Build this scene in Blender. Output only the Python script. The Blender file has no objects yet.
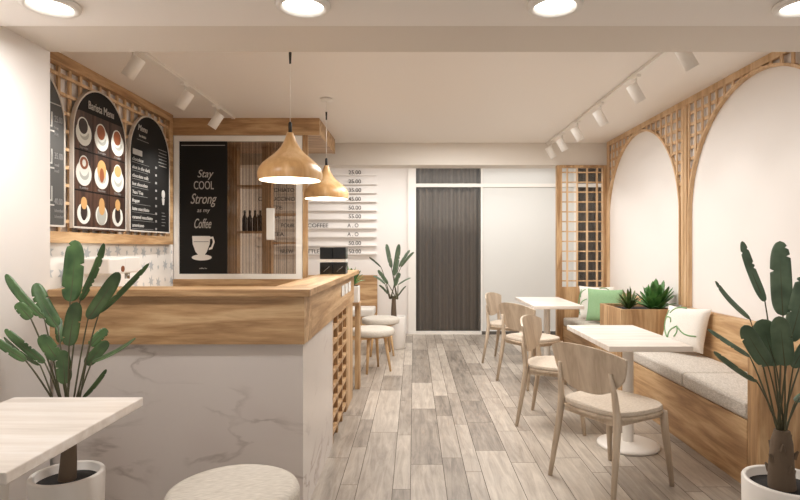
import bpy, bmesh, math, random
from mathutils import Vector, Matrix, Euler
S = bpy.context.scene
COL = S.collection
PI = math.pi
F, CU, CV, H = 555.0, 414.0, 248.0, 1.35      # focal length (px), vanishing point, eye height

def at(u, v, Y):                               # point of the place seen at pixel u,v at distance Y
    return Vector(((u - CU) * Y / F, Y, H - (v - CV) * Y / F))

# ------------------------------------------------------------------ materials
def nodes(name):
    m = bpy.data.materials.new(name); m.use_nodes = True
    nt = m.node_tree; b = nt.nodes['Principled BSDF']
    return m, nt, b
def N(nt, t, **kw):
    n = nt.nodes.new(t)
    for k, v in kw.items():
        if k.startswith('i_'):
            n.inputs[k[2:].replace('_', ' ')].default_value = v
        else: setattr(n, k, v)
    return n
def L(nt, a, b): nt.links.new(a, b)
def ramp(nt, fac, stops):
    r = nt.nodes.new('ShaderNodeValToRGB')
    e = r.color_ramp.elements
    while len(e) < len(stops): e.new(0.5)
    for k, (p, c) in enumerate(stops):
        e[k].position = p; e[k].color = (*c, 1)
    L(nt, fac, r.inputs[0]); return r
def srgb(r, g, b):
    f = lambda c: (c / 255 / 12.92) if c / 255 <= .04045 else ((c / 255 + .055) / 1.055) ** 2.4
    return (f(r), f(g), f(b))
def plain(name, rgb, rough=.5, metal=0, spec=.5, emit=0, bump=0, bscale=200):
    m, nt, b = nodes(name)
    b.inputs['Base Color'].default_value = (*rgb, 1); b.inputs['Roughness'].default_value = rough
    b.inputs['Metallic'].default_value = metal; b.inputs['Specular IOR Level'].default_value = spec
    if emit:
        b.inputs['Emission Color'].default_value = (*rgb, 1); b.inputs['Emission Strength'].default_value = emit
    tc = N(nt, 'ShaderNodeTexCoord'); no = N(nt, 'ShaderNodeTexNoise'); no.inputs['Scale'].default_value = bscale
    L(nt, tc.outputs['Object'], no.inputs['Vector'])
    if bump:
        bp = N(nt, 'ShaderNodeBump'); bp.inputs['Strength'].default_value = bump; bp.inputs['Distance'].default_value = .002
        L(nt, no.outputs['Fac'], bp.inputs['Height']); L(nt, bp.outputs['Normal'], b.inputs['Normal'])
    return m
def wood(name, axis, dark, mid, light, rough=.45, scale=1.0, knots=.5):
    m, nt, b = nodes(name)
    tc = N(nt, 'ShaderNodeTexCoord'); mp = N(nt, 'ShaderNodeMapping')
    s = [9 * scale] * 3; s['XYZ'.index(axis)] = .9 * scale
    mp.inputs['Scale'].default_value = s; L(nt, tc.outputs['Object'], mp.inputs['Vector'])
    n1 = N(nt, 'ShaderNodeTexNoise'); n1.inputs['Scale'].default_value = 1.0; n1.inputs['Detail'].default_value = 3; n1.inputs['Distortion'].default_value = knots
    n2 = N(nt, 'ShaderNodeTexNoise'); n2.inputs['Scale'].default_value = 7; n2.inputs['Detail'].default_value = 4; n2.inputs['Roughness'].default_value = .7
    L(nt, mp.outputs[0], n1.inputs['Vector']); L(nt, mp.outputs[0], n2.inputs['Vector'])
    mul = N(nt, 'ShaderNodeMath', operation='MULTIPLY'); mul.inputs[1].default_value = 5.0; L(nt, n1.outputs['Fac'], mul.inputs[0])
    fr = N(nt, 'ShaderNodeMath', operation='PINGPONG'); fr.inputs[1].default_value = 1.0; L(nt, mul.outputs[0], fr.inputs[0])
    mx = N(nt, 'ShaderNodeMix'); mx.inputs[0].default_value = .5; L(nt, fr.outputs[0], mx.inputs[2]); L(nt, n2.outputs['Fac'], mx.inputs[3])
    r = ramp(nt, mx.outputs[0], [(.15, dark), (.5, mid), (.8, light)])
    L(nt, r.outputs[0], b.inputs['Base Color']); b.inputs['Roughness'].default_value = rough
    bp = N(nt, 'ShaderNodeBump'); bp.inputs['Strength'].default_value = .15; bp.inputs['Distance'].default_value = .002
    L(nt, mx.outputs[0], bp.inputs['Height']); L(nt, bp.outputs['Normal'], b.inputs['Normal'])
    return m
OAKC = (srgb(144, 108, 72), srgb(182, 145, 104), srgb(206, 173, 132))
oakX, oakY, oakZ = (wood('oak_' + a, a, *OAKC, scale=1.5) for a in 'XYZ')
LATC = (srgb(184, 148, 108), srgb(210, 176, 136), srgb(226, 196, 160))
latY = wood('lattice_oak', 'Z', *LATC)
PALE = (srgb(176, 157, 136), srgb(194, 176, 155), srgb(208, 192, 172))
chairwood = wood('pale_ash', 'Z', *PALE, scale=1.6)
legwood = wood('stool_beech', 'Z', srgb(190, 150, 104), srgb(208, 172, 128), srgb(222, 190, 150))
tablewood = wood('white_washed_wood', 'X', srgb(214, 204, 194), srgb(230, 221, 212), srgb(240, 234, 228), rough=.35, knots=.2)
white = plain('white_paint', srgb(237, 232, 228), .6, bump=.03)
ceilw = plain('ceiling_paint', srgb(243, 238, 233), .55)
soff = plain('soffit_paint', srgb(222, 214, 204), .55)
beamw = plain('beam_paint', srgb(226, 219, 210), .6)
whiteg = plain('white_lacquer', srgb(243, 240, 235), .25)
whitem = plain('white_metal', srgb(240, 236, 230), .35)
ceramic = plain('white_ceramic', srgb(236, 231, 225), .3)
black = plain('black_gloss', (.012, .011, .010), .12)
blackm = plain('black_matte', (.02, .019, .018), .6)
letter = plain('black_letter', (.03, .025, .02), .6)
chalkc = plain('chalk', (.46, .44, .41), .9)
greyl = plain('grey_print', (.26, .25, .24), .9)
boardblack = plain('menu_black', (.013, .012, .011), .6, spec=.2, bump=.1)
boardgrey = plain('menu_charcoal', (.075, .072, .068), .6, bump=.1)
rimm = plain('board_rim', srgb(205, 196, 186), .4)
glow = plain('lamp_diffuser', (1, .96, .9), .5, emit=4)
bulbm = plain('lamp_bulb', (1, .9, .75), .5, emit=6)
grout = plain('floor_gap', srgb(96, 86, 76), .8)
soil = plain('dark_soil', (.02, .018, .017), .95, bump=1, bscale=60)
dkgrey = plain('skirting_grey', srgb(90, 85, 80), .6)
def fabric(name, a, b_, scale=260, st=(1, .35, 1)):
    m, nt, b = nodes(name)
    tc = N(nt, 'ShaderNodeTexCoord'); mp = N(nt, 'ShaderNodeMapping'); mp.inputs['Scale'].default_value = st
    L(nt, tc.outputs['Object'], mp.inputs[0])
    no = N(nt, 'ShaderNodeTexNoise'); no.inputs['Scale'].default_value = scale; no.inputs['Detail'].default_value = 2
    L(nt, mp.outputs[0], no.inputs['Vector'])
    r = ramp(nt, no.outputs['Fac'], [(.3, a), (.7, b_)]); L(nt, r.outputs[0], b.inputs['Base Color'])
    b.inputs['Roughness'].default_value = .95; b.inputs['Specular IOR Level'].default_value = .1
    bp = N(nt, 'ShaderNodeBump'); bp.inputs['Strength'].default_value = .4; bp.inputs['Distance'].default_value = .003
    L(nt, no.outputs['Fac'], bp.inputs['Height']); L(nt, bp.outputs['Normal'], b.inputs['Normal'])
    return m
linen = fabric('grey_linen', srgb(178, 170, 160), srgb(215, 208, 199), 180)
seatfab = fabric('cream_seat', srgb(192, 178, 162), srgb(212, 200, 185), 180)
stoolfab = fabric('stool_cloth', srgb(190, 182, 171), srgb(214, 207, 196), 160, (.18, 1.2, 1))
greenfab = fabric('green_cloth', srgb(132, 168, 126), srgb(156, 188, 148))
whitefab = fabric('white_cloth', srgb(226, 220, 211), srgb(240, 235, 228))
sprig = plain('sprig_print', srgb(130, 165, 120), .9)
def leafmat(name, a, b_):
    m, nt, b = nodes(name)
    tc = N(nt, 'ShaderNodeTexCoord'); no = N(nt, 'ShaderNodeTexNoise'); no.inputs['Scale'].default_value = 14
    L(nt, tc.outputs['Object'], no.inputs['Vector'])
    r = ramp(nt, no.outputs['Fac'], [(.3, a), (.7, b_)]); L(nt, r.outputs[0], b.inputs['Base Color'])
    b.inputs['Roughness'].default_value = .4
    return m
leafA = leafmat('banana_leaf', srgb(54, 80, 46), srgb(86, 116, 68))
leafB = leafmat('dark_leaf', srgb(76, 96, 74), srgb(106, 128, 102))
leafC = leafmat('rosette_leaf', srgb(48, 92, 44), srgb(96, 146, 74))
leafD = leafmat('spiky_leaf', srgb(58, 82, 36), srgb(110, 128, 66))
stemm = plain('stem_brown', srgb(84, 82, 58), .6)
trunkm = plain('trunk_bark', srgb(104, 88, 72), .9, bump=1, bscale=50)
# marble
marble, nt, b = nodes('marble')
tc = N(nt, 'ShaderNodeTexCoord'); no = N(nt, 'ShaderNodeTexNoise'); no.inputs['Scale'].default_value = 2.0; no.inputs['Detail'].default_value = 8; no.inputs['Distortion'].default_value = .7
mp = N(nt, 'ShaderNodeMapping'); mp.inputs['Rotation'].default_value = (0, .75, .2); mp.inputs['Scale'].default_value = (.8, 1, 2.2)
L(nt, tc.outputs['Object'], mp.inputs[0]); L(nt, mp.outputs[0], no.inputs['Vector'])
r = ramp(nt, no.outputs['Fac'], [(.0, srgb(212, 202, 196)), (.47, srgb(212, 202, 196)), (.5, srgb(182, 171, 164)), (.53, srgb(214, 205, 199)), (1, srgb(220, 212, 206))])
no2 = N(nt, 'ShaderNodeTexNoise'); no2.inputs['Scale'].default_value = 2.2; L(nt, tc.outputs['Object'], no2.inputs['Vector'])
r2 = ramp(nt, no2.outputs['Fac'], [(.42, (0, 0, 0)), (.60, (1, 1, 1))])
mx = N(nt, 'ShaderNodeMix', data_type='RGBA'); mx.inputs[6].default_value = (*srgb(215, 206, 200), 1)
L(nt, r2.outputs[0], mx.inputs[0]); L(nt, r.outputs[0], mx.inputs[7]); L(nt, mx.outputs[2], b.inputs['Base Color']); b.inputs['Roughness'].default_value = .22
# floor planks: tone attribute per plank
plankm, nt, b = nodes('grey_planks')
tc = N(nt, 'ShaderNodeTexCoord'); at_ = N(nt, 'ShaderNodeAttribute', attribute_name='tone')
add = N(nt, 'ShaderNodeVectorMath', operation='ADD'); sc_ = N(nt, 'ShaderNodeVectorMath', operation='SCALE'); sc_.inputs['Scale'].default_value = 37
L(nt, at_.outputs['Vector'], sc_.inputs[0]); L(nt, tc.outputs['Object'], add.inputs[0]); L(nt, sc_.outputs[0], add.inputs[1])
mp = N(nt, 'ShaderNodeMapping'); mp.inputs['Scale'].default_value = (16, 1.6, 1); L(nt, add.outputs[0], mp.inputs[0])
n1 = N(nt, 'ShaderNodeTexNoise'); n1.inputs['Scale'].default_value = 1.4; n1.inputs['Detail'].default_value = 6; n1.inputs['Roughness'].default_value = .7; n1.inputs['Distortion'].default_value = .8
L(nt, mp.outputs[0], n1.inputs['Vector'])
n3 = N(nt, 'ShaderNodeTexNoise'); n3.inputs['Scale'].default_value = 5; n3.inputs['Detail'].default_value = 3; L(nt, add.outputs[0], n3.inputs['Vector'])
a1 = N(nt, 'ShaderNodeMath', operation='MULTIPLY_ADD'); a1.inputs[1].default_value = .95; L(nt, n1.outputs['Fac'], a1.inputs[0])
sp = N(nt, 'ShaderNodeSeparateXYZ'); L(nt, at_.outputs['Vector'], sp.inputs[0])
a0 = N(nt, 'ShaderNodeMath', operation='MULTIPLY_ADD'); a0.inputs[1].default_value = .38; a0.inputs[2].default_value = -.24; L(nt, sp.outputs[0], a0.inputs[0])
a00 = N(nt, 'ShaderNodeMath', operation='MULTIPLY_ADD'); a00.inputs[1].default_value = .25; L(nt, n3.outputs['Fac'], a00.inputs[0]); L(nt, a0.outputs[0], a00.inputs[2])
L(nt, a00.outputs[0], a1.inputs[2])
r = ramp(nt, a1.outputs[0], [(.14, srgb(92, 84, 76)), (.36, srgb(136, 126, 115)), (.58, srgb(165, 154, 142)), (.88, srgb(198, 188, 175))])
L(nt, r.outputs[0], b.inputs['Base Color']); b.inputs['Roughness'].default_value = .38
bp = N(nt, 'ShaderNodeBump'); bp.inputs['Strength'].default_value = .12; bp.inputs['Distance'].default_value = .002
L(nt, n1.outputs['Fac'], bp.inputs['Height']); L(nt, bp.outputs['Normal'], b.inputs['Normal'])
# clear panes: tinted transparency with a reflecting coat
def pane(name, tint, reeds=False, refl=.08, rough=.05):
    m, nt, b = nodes(name); nt.nodes.remove(b); out = nt.nodes['Material Output']
    tr = N(nt, 'ShaderNodeBsdfTransparent'); tr.inputs[0].default_value = (*tint, 1)
    gl = N(nt, 'ShaderNodeBsdfGlossy'); gl.inputs['Roughness'].default_value = rough
    mx = N(nt, 'ShaderNodeMixShader'); fr = N(nt, 'ShaderNodeFresnel'); fr.inputs[0].default_value = 1.45
    mn = N(nt, 'ShaderNodeMath', operation='MAXIMUM'); mn.inputs[1].default_value = refl; L(nt, fr.outputs[0], mn.inputs[0])
    L(nt, mn.outputs[0], mx.inputs[0]); L(nt, tr.outputs[0], mx.inputs[1]); L(nt, gl.outputs[0], mx.inputs[2]); L(nt, mx.outputs[0], out.inputs[0])
    if reeds:
        tc = N(nt, 'ShaderNodeTexCoord'); wv = N(nt, 'ShaderNodeTexNoise'); wv.inputs['Scale'].default_value = 60
        mp = N(nt, 'ShaderNodeMapping'); mp.inputs['Scale'].default_value = (1, 0, 0); L(nt, tc.outputs['Object'], mp.inputs[0]); L(nt, mp.outputs[0], wv.inputs['Vector'])
        r = ramp(nt, wv.outputs['Fac'], [(.35, tuple(c * .66 for c in tint)), (.65, tint)]); L(nt, r.outputs[0], tr.inputs[0])
    return m
glass = pane('clear_glass', (.93, .93, .92), refl=.03, rough=.4)
reedglass = pane('lined_glass', (.82, .75, .68), True, .05)
def stripes(name, a, b_, scale, rough=.8):
    m, nt, b = nodes(name)
    tc = N(nt, 'ShaderNodeTexCoord'); mp = N(nt, 'ShaderNodeMapping'); mp.inputs['Scale'].default_value = (1, 0, 0); L(nt, tc.outputs['Object'], mp.inputs[0])
    wv = N(nt, 'ShaderNodeTexNoise'); wv.inputs['Scale'].default_value = scale; wv.inputs['Detail'].default_value = 1; L(nt, mp.outputs[0], wv.inputs['Vector'])
    r = ramp(nt, wv.outputs['Fac'], [(.3, a), (.7, b_)]); L(nt, r.outputs[0], b.inputs['Base Color']); b.inputs['Roughness'].default_value = rough
    return m
curtm = stripes('brown_curtain', srgb(124, 114, 106), srgb(156, 145, 136), 22)
picwood = wood('picture_boards', 'Z', srgb(34, 20, 14), srgb(66, 42, 30), srgb(92, 62, 46), scale=2)
coffee = plain('coffee_brown', srgb(140, 78, 44), .5)
crema = plain('coffee_crema', srgb(196, 152, 96), .5)
darkcof = plain('coffee_dark', srgb(40, 24, 18), .5)
saucer = plain('saucer_print', srgb(214, 214, 206), .6)
cupin = plain('cup_print', srgb(168, 168, 160), .6)
amber = plain('amber_glass', srgb(58, 40, 28), .2)

# ------------------------------------------------------------------ mesh helpers
class MB:
    def __init__(s): s.bm = bmesh.new(); s.mi = 0
    def _f(s, vs):
        try:
            f = s.bm.faces.new(vs); f.material_index = s.mi; return f
        except ValueError: return None
    def box(s, x0, x1, y0, y1, z0, z1, bev=0, seg=2):
        b = bmesh.new(); bmesh.ops.create_cube(b, size=1)
        for v in b.verts:
            v.co = ((x0 + x1) / 2 + v.co.x * abs(x1 - x0), (y0 + y1) / 2 + v.co.y * abs(y1 - y0), (z0 + z1) / 2 + v.co.z * abs(z1 - z0))
        if bev: bmesh.ops.bevel(b, geom=b.edges[:], offset=bev, segments=seg, affect='EDGES', profile=.5)
        s.merge(b); return s
    def merge(s, b, M=None):
        mp = {}
        for v in b.verts: mp[v] = s.bm.verts.new(M @ v.co if M else v.co)
        for f in b.faces:
            g = s._f([mp[v] for v in f.verts])
            if g: g.smooth = f.smooth
        b.free()
    def lathe(s, prof, c=(0, 0, 0), n=32, M=None):          # prof: (r, z)
        rows = []
        for r, z in prof:
            if r < 1e-5:
                p = Vector((0, 0, z)); rows.append([s.bm.verts.new((M @ p if M else p) + Vector(c))]); continue
            rr = []
            for k in range(n):
                p = Vector((r * math.cos(2 * PI * k / n), r * math.sin(2 * PI * k / n), z))
                rr.append(s.bm.verts.new((M @ p if M else p) + Vector(c)))
            rows.append(rr)
        for a, b in zip(rows, rows[1:]):
            for k in range(n):
                j = (k + 1) % n
                if len(a) == 1 and len(b) == 1: break
                if len(a) == 1: f = s._f([a[0], b[j], b[k]][::-1])
                elif len(b) == 1: f = s._f([a[k], a[j], b[0]])
                else: f = s._f([a[k], a[j], b[j], b[k]])
                if f: f.smooth = True
        return s
    def tube(s, pts, rad, n=10, cap=True):
        pts = [Vector(p) for p in pts]
        if not isinstance(rad, (list, tuple)): rad = [rad] * len(pts)
        rows = []
        for i, p in enumerate(pts):
            d = (pts[min(i + 1, len(pts) - 1)] - pts[max(i - 1, 0)]).normalized()
            up = Vector((0, 0, 1)) if abs(d.z) < .95 else Vector((0, 1, 0))
            a = d.cross(up).normalized(); c = d.cross(a)
            rows.append([s.bm.verts.new(p + (a * math.cos(2 * PI * k / n) + c * math.sin(2 * PI * k / n)) * rad[i]) for k in range(n)])
        for a, b in zip(rows, rows[1:]):
            for k in range(n):
                f = s._f([a[k], a[(k + 1) % n], b[(k + 1) % n], b[k]])
                if f: f.smooth = True
        if cap: s._f(rows[0][::-1]); s._f(rows[-1])
        return s
    def prism(s, poly, fn, d0, d1):                          # poly 2D, fn(a,b,d)->3D
        A = [s.bm.verts.new(fn(a, b, d0)) for a, b in poly]; B = [s.bm.verts.new(fn(a, b, d1)) for a, b in poly]
        s._f(A); s._f(B[::-1]); n = len(poly)
        for k in range(n): s._f([A[k], B[k], B[(k + 1) % n], A[(k + 1) % n]])
        return s
    def band(s, pin, pout, fn, d0, d1):                      # strip between two polylines, given thickness
        rows = [[s.bm.verts.new(fn(*p, d)) for p in q] for q in (pin, pout) for d in (d0, d1)]
        i0, i1, o0, o1 = rows; n = len(pin)
        for k in range(n - 1):
            s._f([i0[k], i0[k + 1], o0[k + 1], o0[k]]); s._f([i1[k], o1[k], o1[k + 1], i1[k + 1]])
            s._f([i0[k], i1[k], i1[k + 1], i0[k + 1]]); s._f([o0[k], o0[k + 1], o1[k + 1], o1[k]])
        for k in (0, n - 1): s._f([i0[k], o0[k], o1[k], i1[k]])
        return s
    def text(s, body, size, org, right, up, align='LEFT', shear=0, width=None, ext=.0015, sx=1, off=0):
        c = bpy.data.curves.new('t', 'FONT'); c.body = body; c.size = size; c.align_x = align; c.shear = shear; c.extrude = ext; c.offset = off
        o = bpy.data.objects.new('t', c); COL.objects.link(o)
        dg = bpy.context.evaluated_depsgraph_get(); me = bpy.data.meshes.new_from_object(o.evaluated_get(dg))
        right = Vector(right).normalized(); up = Vector(up).normalized(); nn = right.cross(up)
        w = max((v.co.x for v in me.vertices), default=1) - min((v.co.x for v in me.vertices), default=0)
        k = (width / w if width and w else 1) * sx
        base = len(s.bm.verts); vs = [s.bm.verts.new(Vector(org) + right * v.co.x * k + up * v.co.y + nn * v.co.z) for v in me.vertices]
        for p in me.polygons: s._f([vs[i] for i in p.vertices])
        bpy.data.objects.remove(o); bpy.data.curves.remove(c); bpy.data.meshes.remove(me)
        return s

def wloc(o):
    v = Vector((0, 0, 0))
    while o is not None: v += o.location; o = o.parent
    return v
def obj(name, mb, mat, parent=None, smooth=False, world=True, label=None, bevel=0):
    bm = mb.bm
    bmesh.ops.recalc_face_normals(bm, faces=bm.faces[:])
    if parent is not None and world:
        off = wloc(parent)
        for v in bm.verts: v.co -= off
    me = bpy.data.meshes.new(name); bm.to_mesh(me); bm.free()
    for m in (mat if isinstance(mat, (list, tuple)) else [mat]): me.materials.append(m)
    if smooth:
        for p in me.polygons: p.use_smooth = True
        try: me.set_sharp_from_angle(angle=math.radians(40))
        except Exception: pass
    o = bpy.data.objects.new(name, me); COL.objects.link(o)
    if parent is not None: o.parent = parent
    if label: o['label'] = label
    if bevel:
        bv = o.modifiers.new('b', 'BEVEL'); bv.width = bevel; bv.segments = 2; bv.limit_method = 'ANGLE'
    return o
def thing(name, label, cat, loc=(0, 0, 0), rz=0, group=None):
    o = bpy.data.objects.new(name, None); COL.objects.link(o); o.location = loc; o.rotation_euler = (0, 0, rz)
    o.empty_display_size = .1
    return tag(o, label, cat, group)
def tag(o, label, cat, group=None):
    o['label'] = label; o['category'] = cat
    if group: o['group'] = group
    return o
def struct(name, mb, mat, parent=None, **k):
    o = obj(name, mb, mat, parent, **k)
    if parent is None: o['kind'] = 'structure'
    return o
def dup(o, parent=None):
    c = o.copy(); COL.objects.link(c); c.parent = parent
    for ch in o.children: dup(ch, c)
    return c
def centre(o, loc):                                          # put a one-mesh thing's origin at loc
    for v in o.data.vertices: v.co -= Vector(loc)
    o.location = loc; return o

# ------------------------------------------------------------------ the setting
XL, XR, ZC, XP = -2.46, 2.45, 2.675, -1.81
YB = 8.75
rnd = random.Random(5)
fl = MB(); fl.box(-2.7, 3.4, -1.6, 9.0, -.08, -.004)
fl.mi = 1; tones = []
x = -2.7; wi = 0; ws = [.2, .1, .2, .13, .1, .2, .16, .1]
while x < 3.4:
    w = ws[wi % len(ws)]; wi += 1
    y = -1.6 - rnd.random()
    while y < 9:
        ln = rnd.choice([.6, .9, .9, 1.2])
        y0, y1 = max(y, -1.6), min(y + ln, 9.0)
        if y1 > y0 + .02:
            g = .0018
            fl._f([fl.bm.verts.new(p) for p in ((x + g, y0 + g, 0), (x + w - g, y0 + g, 0), (x + w - g, y1 - g, 0), (x + g, y1 - g, 0))])
            tones.append((rnd.random(), rnd.random(), rnd.random()))
        y += ln
    x += w
fl.bm.faces.ensure_lookup_table()
floor = struct('floor', fl, [grout, plankm])
a = floor.data.attributes.new('tone', 'FLOAT_VECTOR', 'FACE')
nb = len(floor.data.polygons) - len(tones)
for k, t in enumerate(tones): a.data[nb + k].vector = t
for p in floor.data.polygons:
    if p.material_index == 1 and p.normal.z < 0: p.flip()

struct('ceiling', MB().box(-2.7, 3.4, 2.76, 9.0, ZC, ZC + .1), ceilw)
struct('ceiling_front', MB().box(-2.0, 2.7, -1.6, 2.375, 2.30, 2.75), ceilw)
struct('beam_front', MB().box(-2.7, 2.7, 2.375, 2.76, 2.325, 2.77), soff)
struct('beam_back', MB().box(XL, 3.2, 7.0, 7.3, 2.397, ZC), beamw)
struct('wall_left', MB().box(-2.66, XL, 2.70, 9.0, 0, ZC), white)
struct('wall_left_front', MB().box(-2.0, XP, -1.6, 2.76, 0, 2.325), white)
struct('wall_left_return', MB().box(-2.66, -2.0, 2.60, 2.76, 0, 2.325), white)
struct('wall_right', MB().box(XR, 2.65, -1.6, 7.05, 0, ZC), white)
struct('wall_right_back', MB().box(3.1, 3.3, 7.05, 9.0, 0, ZC).box(2.65, 3.3, 6.9, 7.05, 0, ZC), white)
struct('wall_back', MB().box(-2.66, -.09, YB, 9.0, 0, ZC).box(-.09, 3.3, YB + .2, 9.0, 0, ZC), white)
# glazed back: frames, panes
wf = MB()
x0, x1, x2 = 0.03, 1.06, 2.51
for xa, xb in ((-.09, x0), (x1 - .012, x1 + .012), (x2, x2 + .035), (3.05, 3.1)): wf.box(xa, xb, YB - .06, YB + .02, 0, ZC)
wf.box(-.09, 3.1, YB - .06, YB + .02, 2.63, ZC); wf.box(-.09, 3.1, YB - .055, YB + .02, 2.305, 2.36); wf.box(-.09, 3.1, YB - .07, YB + .02, 0, .045)
w1 = struct('window_1', wf, whitem)
struct('pane', MB().box(x0, x1 - .012, YB - .03, YB - .02, .045, 2.63), glass, w1)
frost = plain('frosted_pane', srgb(220, 220, 217), .25)
struct('frosted_pane', MB().box(x1 + .012, x2, YB - .03, YB - .02, .045, 2.63), frost, w1, label='frosted white pane')
struct('pane', MB().box(x2 + .035, 3.05, YB - .03, YB - .02, .045, 2.63), glass, w1)
struct('baseboard_back', MB().box(x1, 2.3, YB - .09, YB - .07, 0, .05), dkgrey)
def curtain(xa, xb, label):
    m = MB(); n = int((xb - xa) / .012); rows = []
    for k in range(n + 1):
        xx = xa + (xb - xa) * k / n; yy = YB + .09 + .04 * math.sin(xx * 2 * PI / .125) + .008 * math.sin(xx * 31)
        rows.append([m.bm.verts.new((xx, yy + d, z)) for d in (0, .006) for z in (.02, 2.66)])
    for p, q in zip(rows, rows[1:]):
        m._f([p[0], q[0], q[1], p[1]]); m._f([p[2], p[3], q[3], q[2]])
    o = obj('curtain', m, curtm, smooth=True); centre(o, ((xa + xb) / 2, YB + .1, 0)); return tag(o, label, 'curtain')
curtain(.02, 1.05, 'dark brown pleated curtain behind the tall glass panel beside the back plant')
curtain(2.555, 3.07, 'dark brown curtain strip seen through the wooden grid screen')

# ------------------------------------------------------------------ lattice on the right wall with two arches
AR = .94; ASP = 1.656; C1, C2 = 6.008, 3.945; PX0, PX1 = XR - .032, XR - .002
lat = thing('lattice_panel', 'light oak lattice with two tall arched openings covering the right wall', 'lattice', (XR, 5.0, .75))
fnX = lambda y, z, d: (d, y, z)
fr = MB(); fr.box(PX0, PX1, 2.9, 6.962, ZC - .055, ZC - .001)
for ya, yb in ((4.925, 4.974), (4.980, 5.030), (6.935, 6.962), (2.9, 2.95)): fr.box(PX0, PX1, ya, yb, .833, ZC - .056)
obj('frame', fr, latY, lat)
for cy in (C1, C2):
    m = MB(); ins, outs = [(cy - AR, .833)], [(cy - AR - .02, .833)]
    for k in range(41):
        t = PI - PI * k / 40
        ins.append((cy + AR * math.cos(t), ASP + AR * math.sin(t))); outs.append((cy + (AR + .02) * math.cos(t), ASP + (AR + .02) * math.sin(t)))
    ins.append((cy + AR, .833)); outs.append((cy + AR + .02, .833))
    m.band(ins, outs, fnX, PX0 - .004, PX1); obj('arch_trim', m, latY, lat)
def arch_z(y):
    for cy in (C1, C2):
        if abs(y - cy) < AR + .015: return ASP + math.sqrt((AR + .015) ** 2 - (y - cy) ** 2)
    return .75
sl = MB()
y = 3.10
while y < 6.95:
    za = arch_z(y)
    if not (4.91 < y < 5.05) and za < ZC - .06: sl.box(PX0 + .002, PX0 + .012, y - .014, y + .014, max(za, 1.5), ZC - .05)
    y += .112
z = ZC - .14
while z > 1.72:
    dy = math.sqrt(max((AR + .015) ** 2 - max(z - ASP, 0) ** 2, 0))
    for ya, yb in ((C1 + dy, 6.94), (5.025, C1 - dy), (C2 + dy, 4.93)):
        if yb - ya > .03: sl.box(PX0 + .0125, PX0 + .022, ya, yb, z - .014, z + .014)
    z -= .1
obj('lattice', sl, latY, lat)

# grid screen at the end of the bench
sc = thing('grid_screen', 'oak grid screen with solid lower panel standing at far end of bench', 'screen', (2.12, 7.0, 0))
m = MB(); m.box(1.795, 1.86, 6.97, 7.04, 0, 2.39).box(2.375, 2.448, 6.97, 7.04, 0, 2.39).box(1.861, 2.374, 6.97, 7.04, 2.36, 2.39)
obj('frame', m, oakZ, sc)
m = MB()
for k in range(4): xx = 1.93 + .125 * k; m.box(xx - .011, xx + .011, 6.985, 7.0, .86, 2.36)
for k in range(12):
    z = 2.305 - .1245 * k; m.box(1.86, 2.376, 7.0, 7.018, z - .008, z + .008)
obj('lattice', m, latY, sc)
obj('lower_panel', MB().box(1.86, 2.376, 6.975, 7.035, .001, .86), oakZ, sc)

# ------------------------------------------------------------------ bench along the right wall
def bench(ya, yb, end, label):
    t = thing('bench', label, 'bench', (2.1, (ya + yb) / 2, 0))
    obj('base', MB().box(1.87, 2.36, ya, yb, .0, .378, .003), oakY, t)
    # backrest: leaning slab with rounded top
    pr = [(2.355, .379), (2.40, .815), (2.408, .83), (2.437, .83), (2.445, .815), (2.445, .379)]
    m = MB(); m.prism(pr, lambda a, b, d: (a, d, b), ya, yb); obj('backrest', m, oakY, t, bevel=.003)
    if end:
        m = MB(); m.box(1.868, 2.447, ya - .112, ya - .001, .0, .752, .012, 3); obj('end_panel', m, oakZ, t)
    return t
bench(3.118, 5.0, True, 'long oak banquette bench with an end panel beside the potted plant')
bench(5.585, 6.965, False, 'shorter oak banquette bench between the planter box and grid screen')
def cushion(ya, yb, label):
    m = MB(); m.box(1.868, 2.35, ya + .003, yb - .003, .379, .482, .022, 4)
    o = obj('seat_cushion', m, linen, smooth=True); centre(o, (2.11, (ya + yb) / 2, .379)); tag(o, label, 'cushion', 'bench seat cushions')
    m = MB(); m.box(1.8665, 1.8685, ya + .006, yb - .006, .459, .463); obj('piping', m, linen, o)
cushion(3.12, 3.87, 'grey linen seat cushion next to the bench end panel')
cushion(3.87, 4.99, 'long grey linen seat cushion under the white patterned pillow')
cushion(5.595, 6.955, 'grey linen seat cushion beneath the green pillow by the screen')

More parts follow.
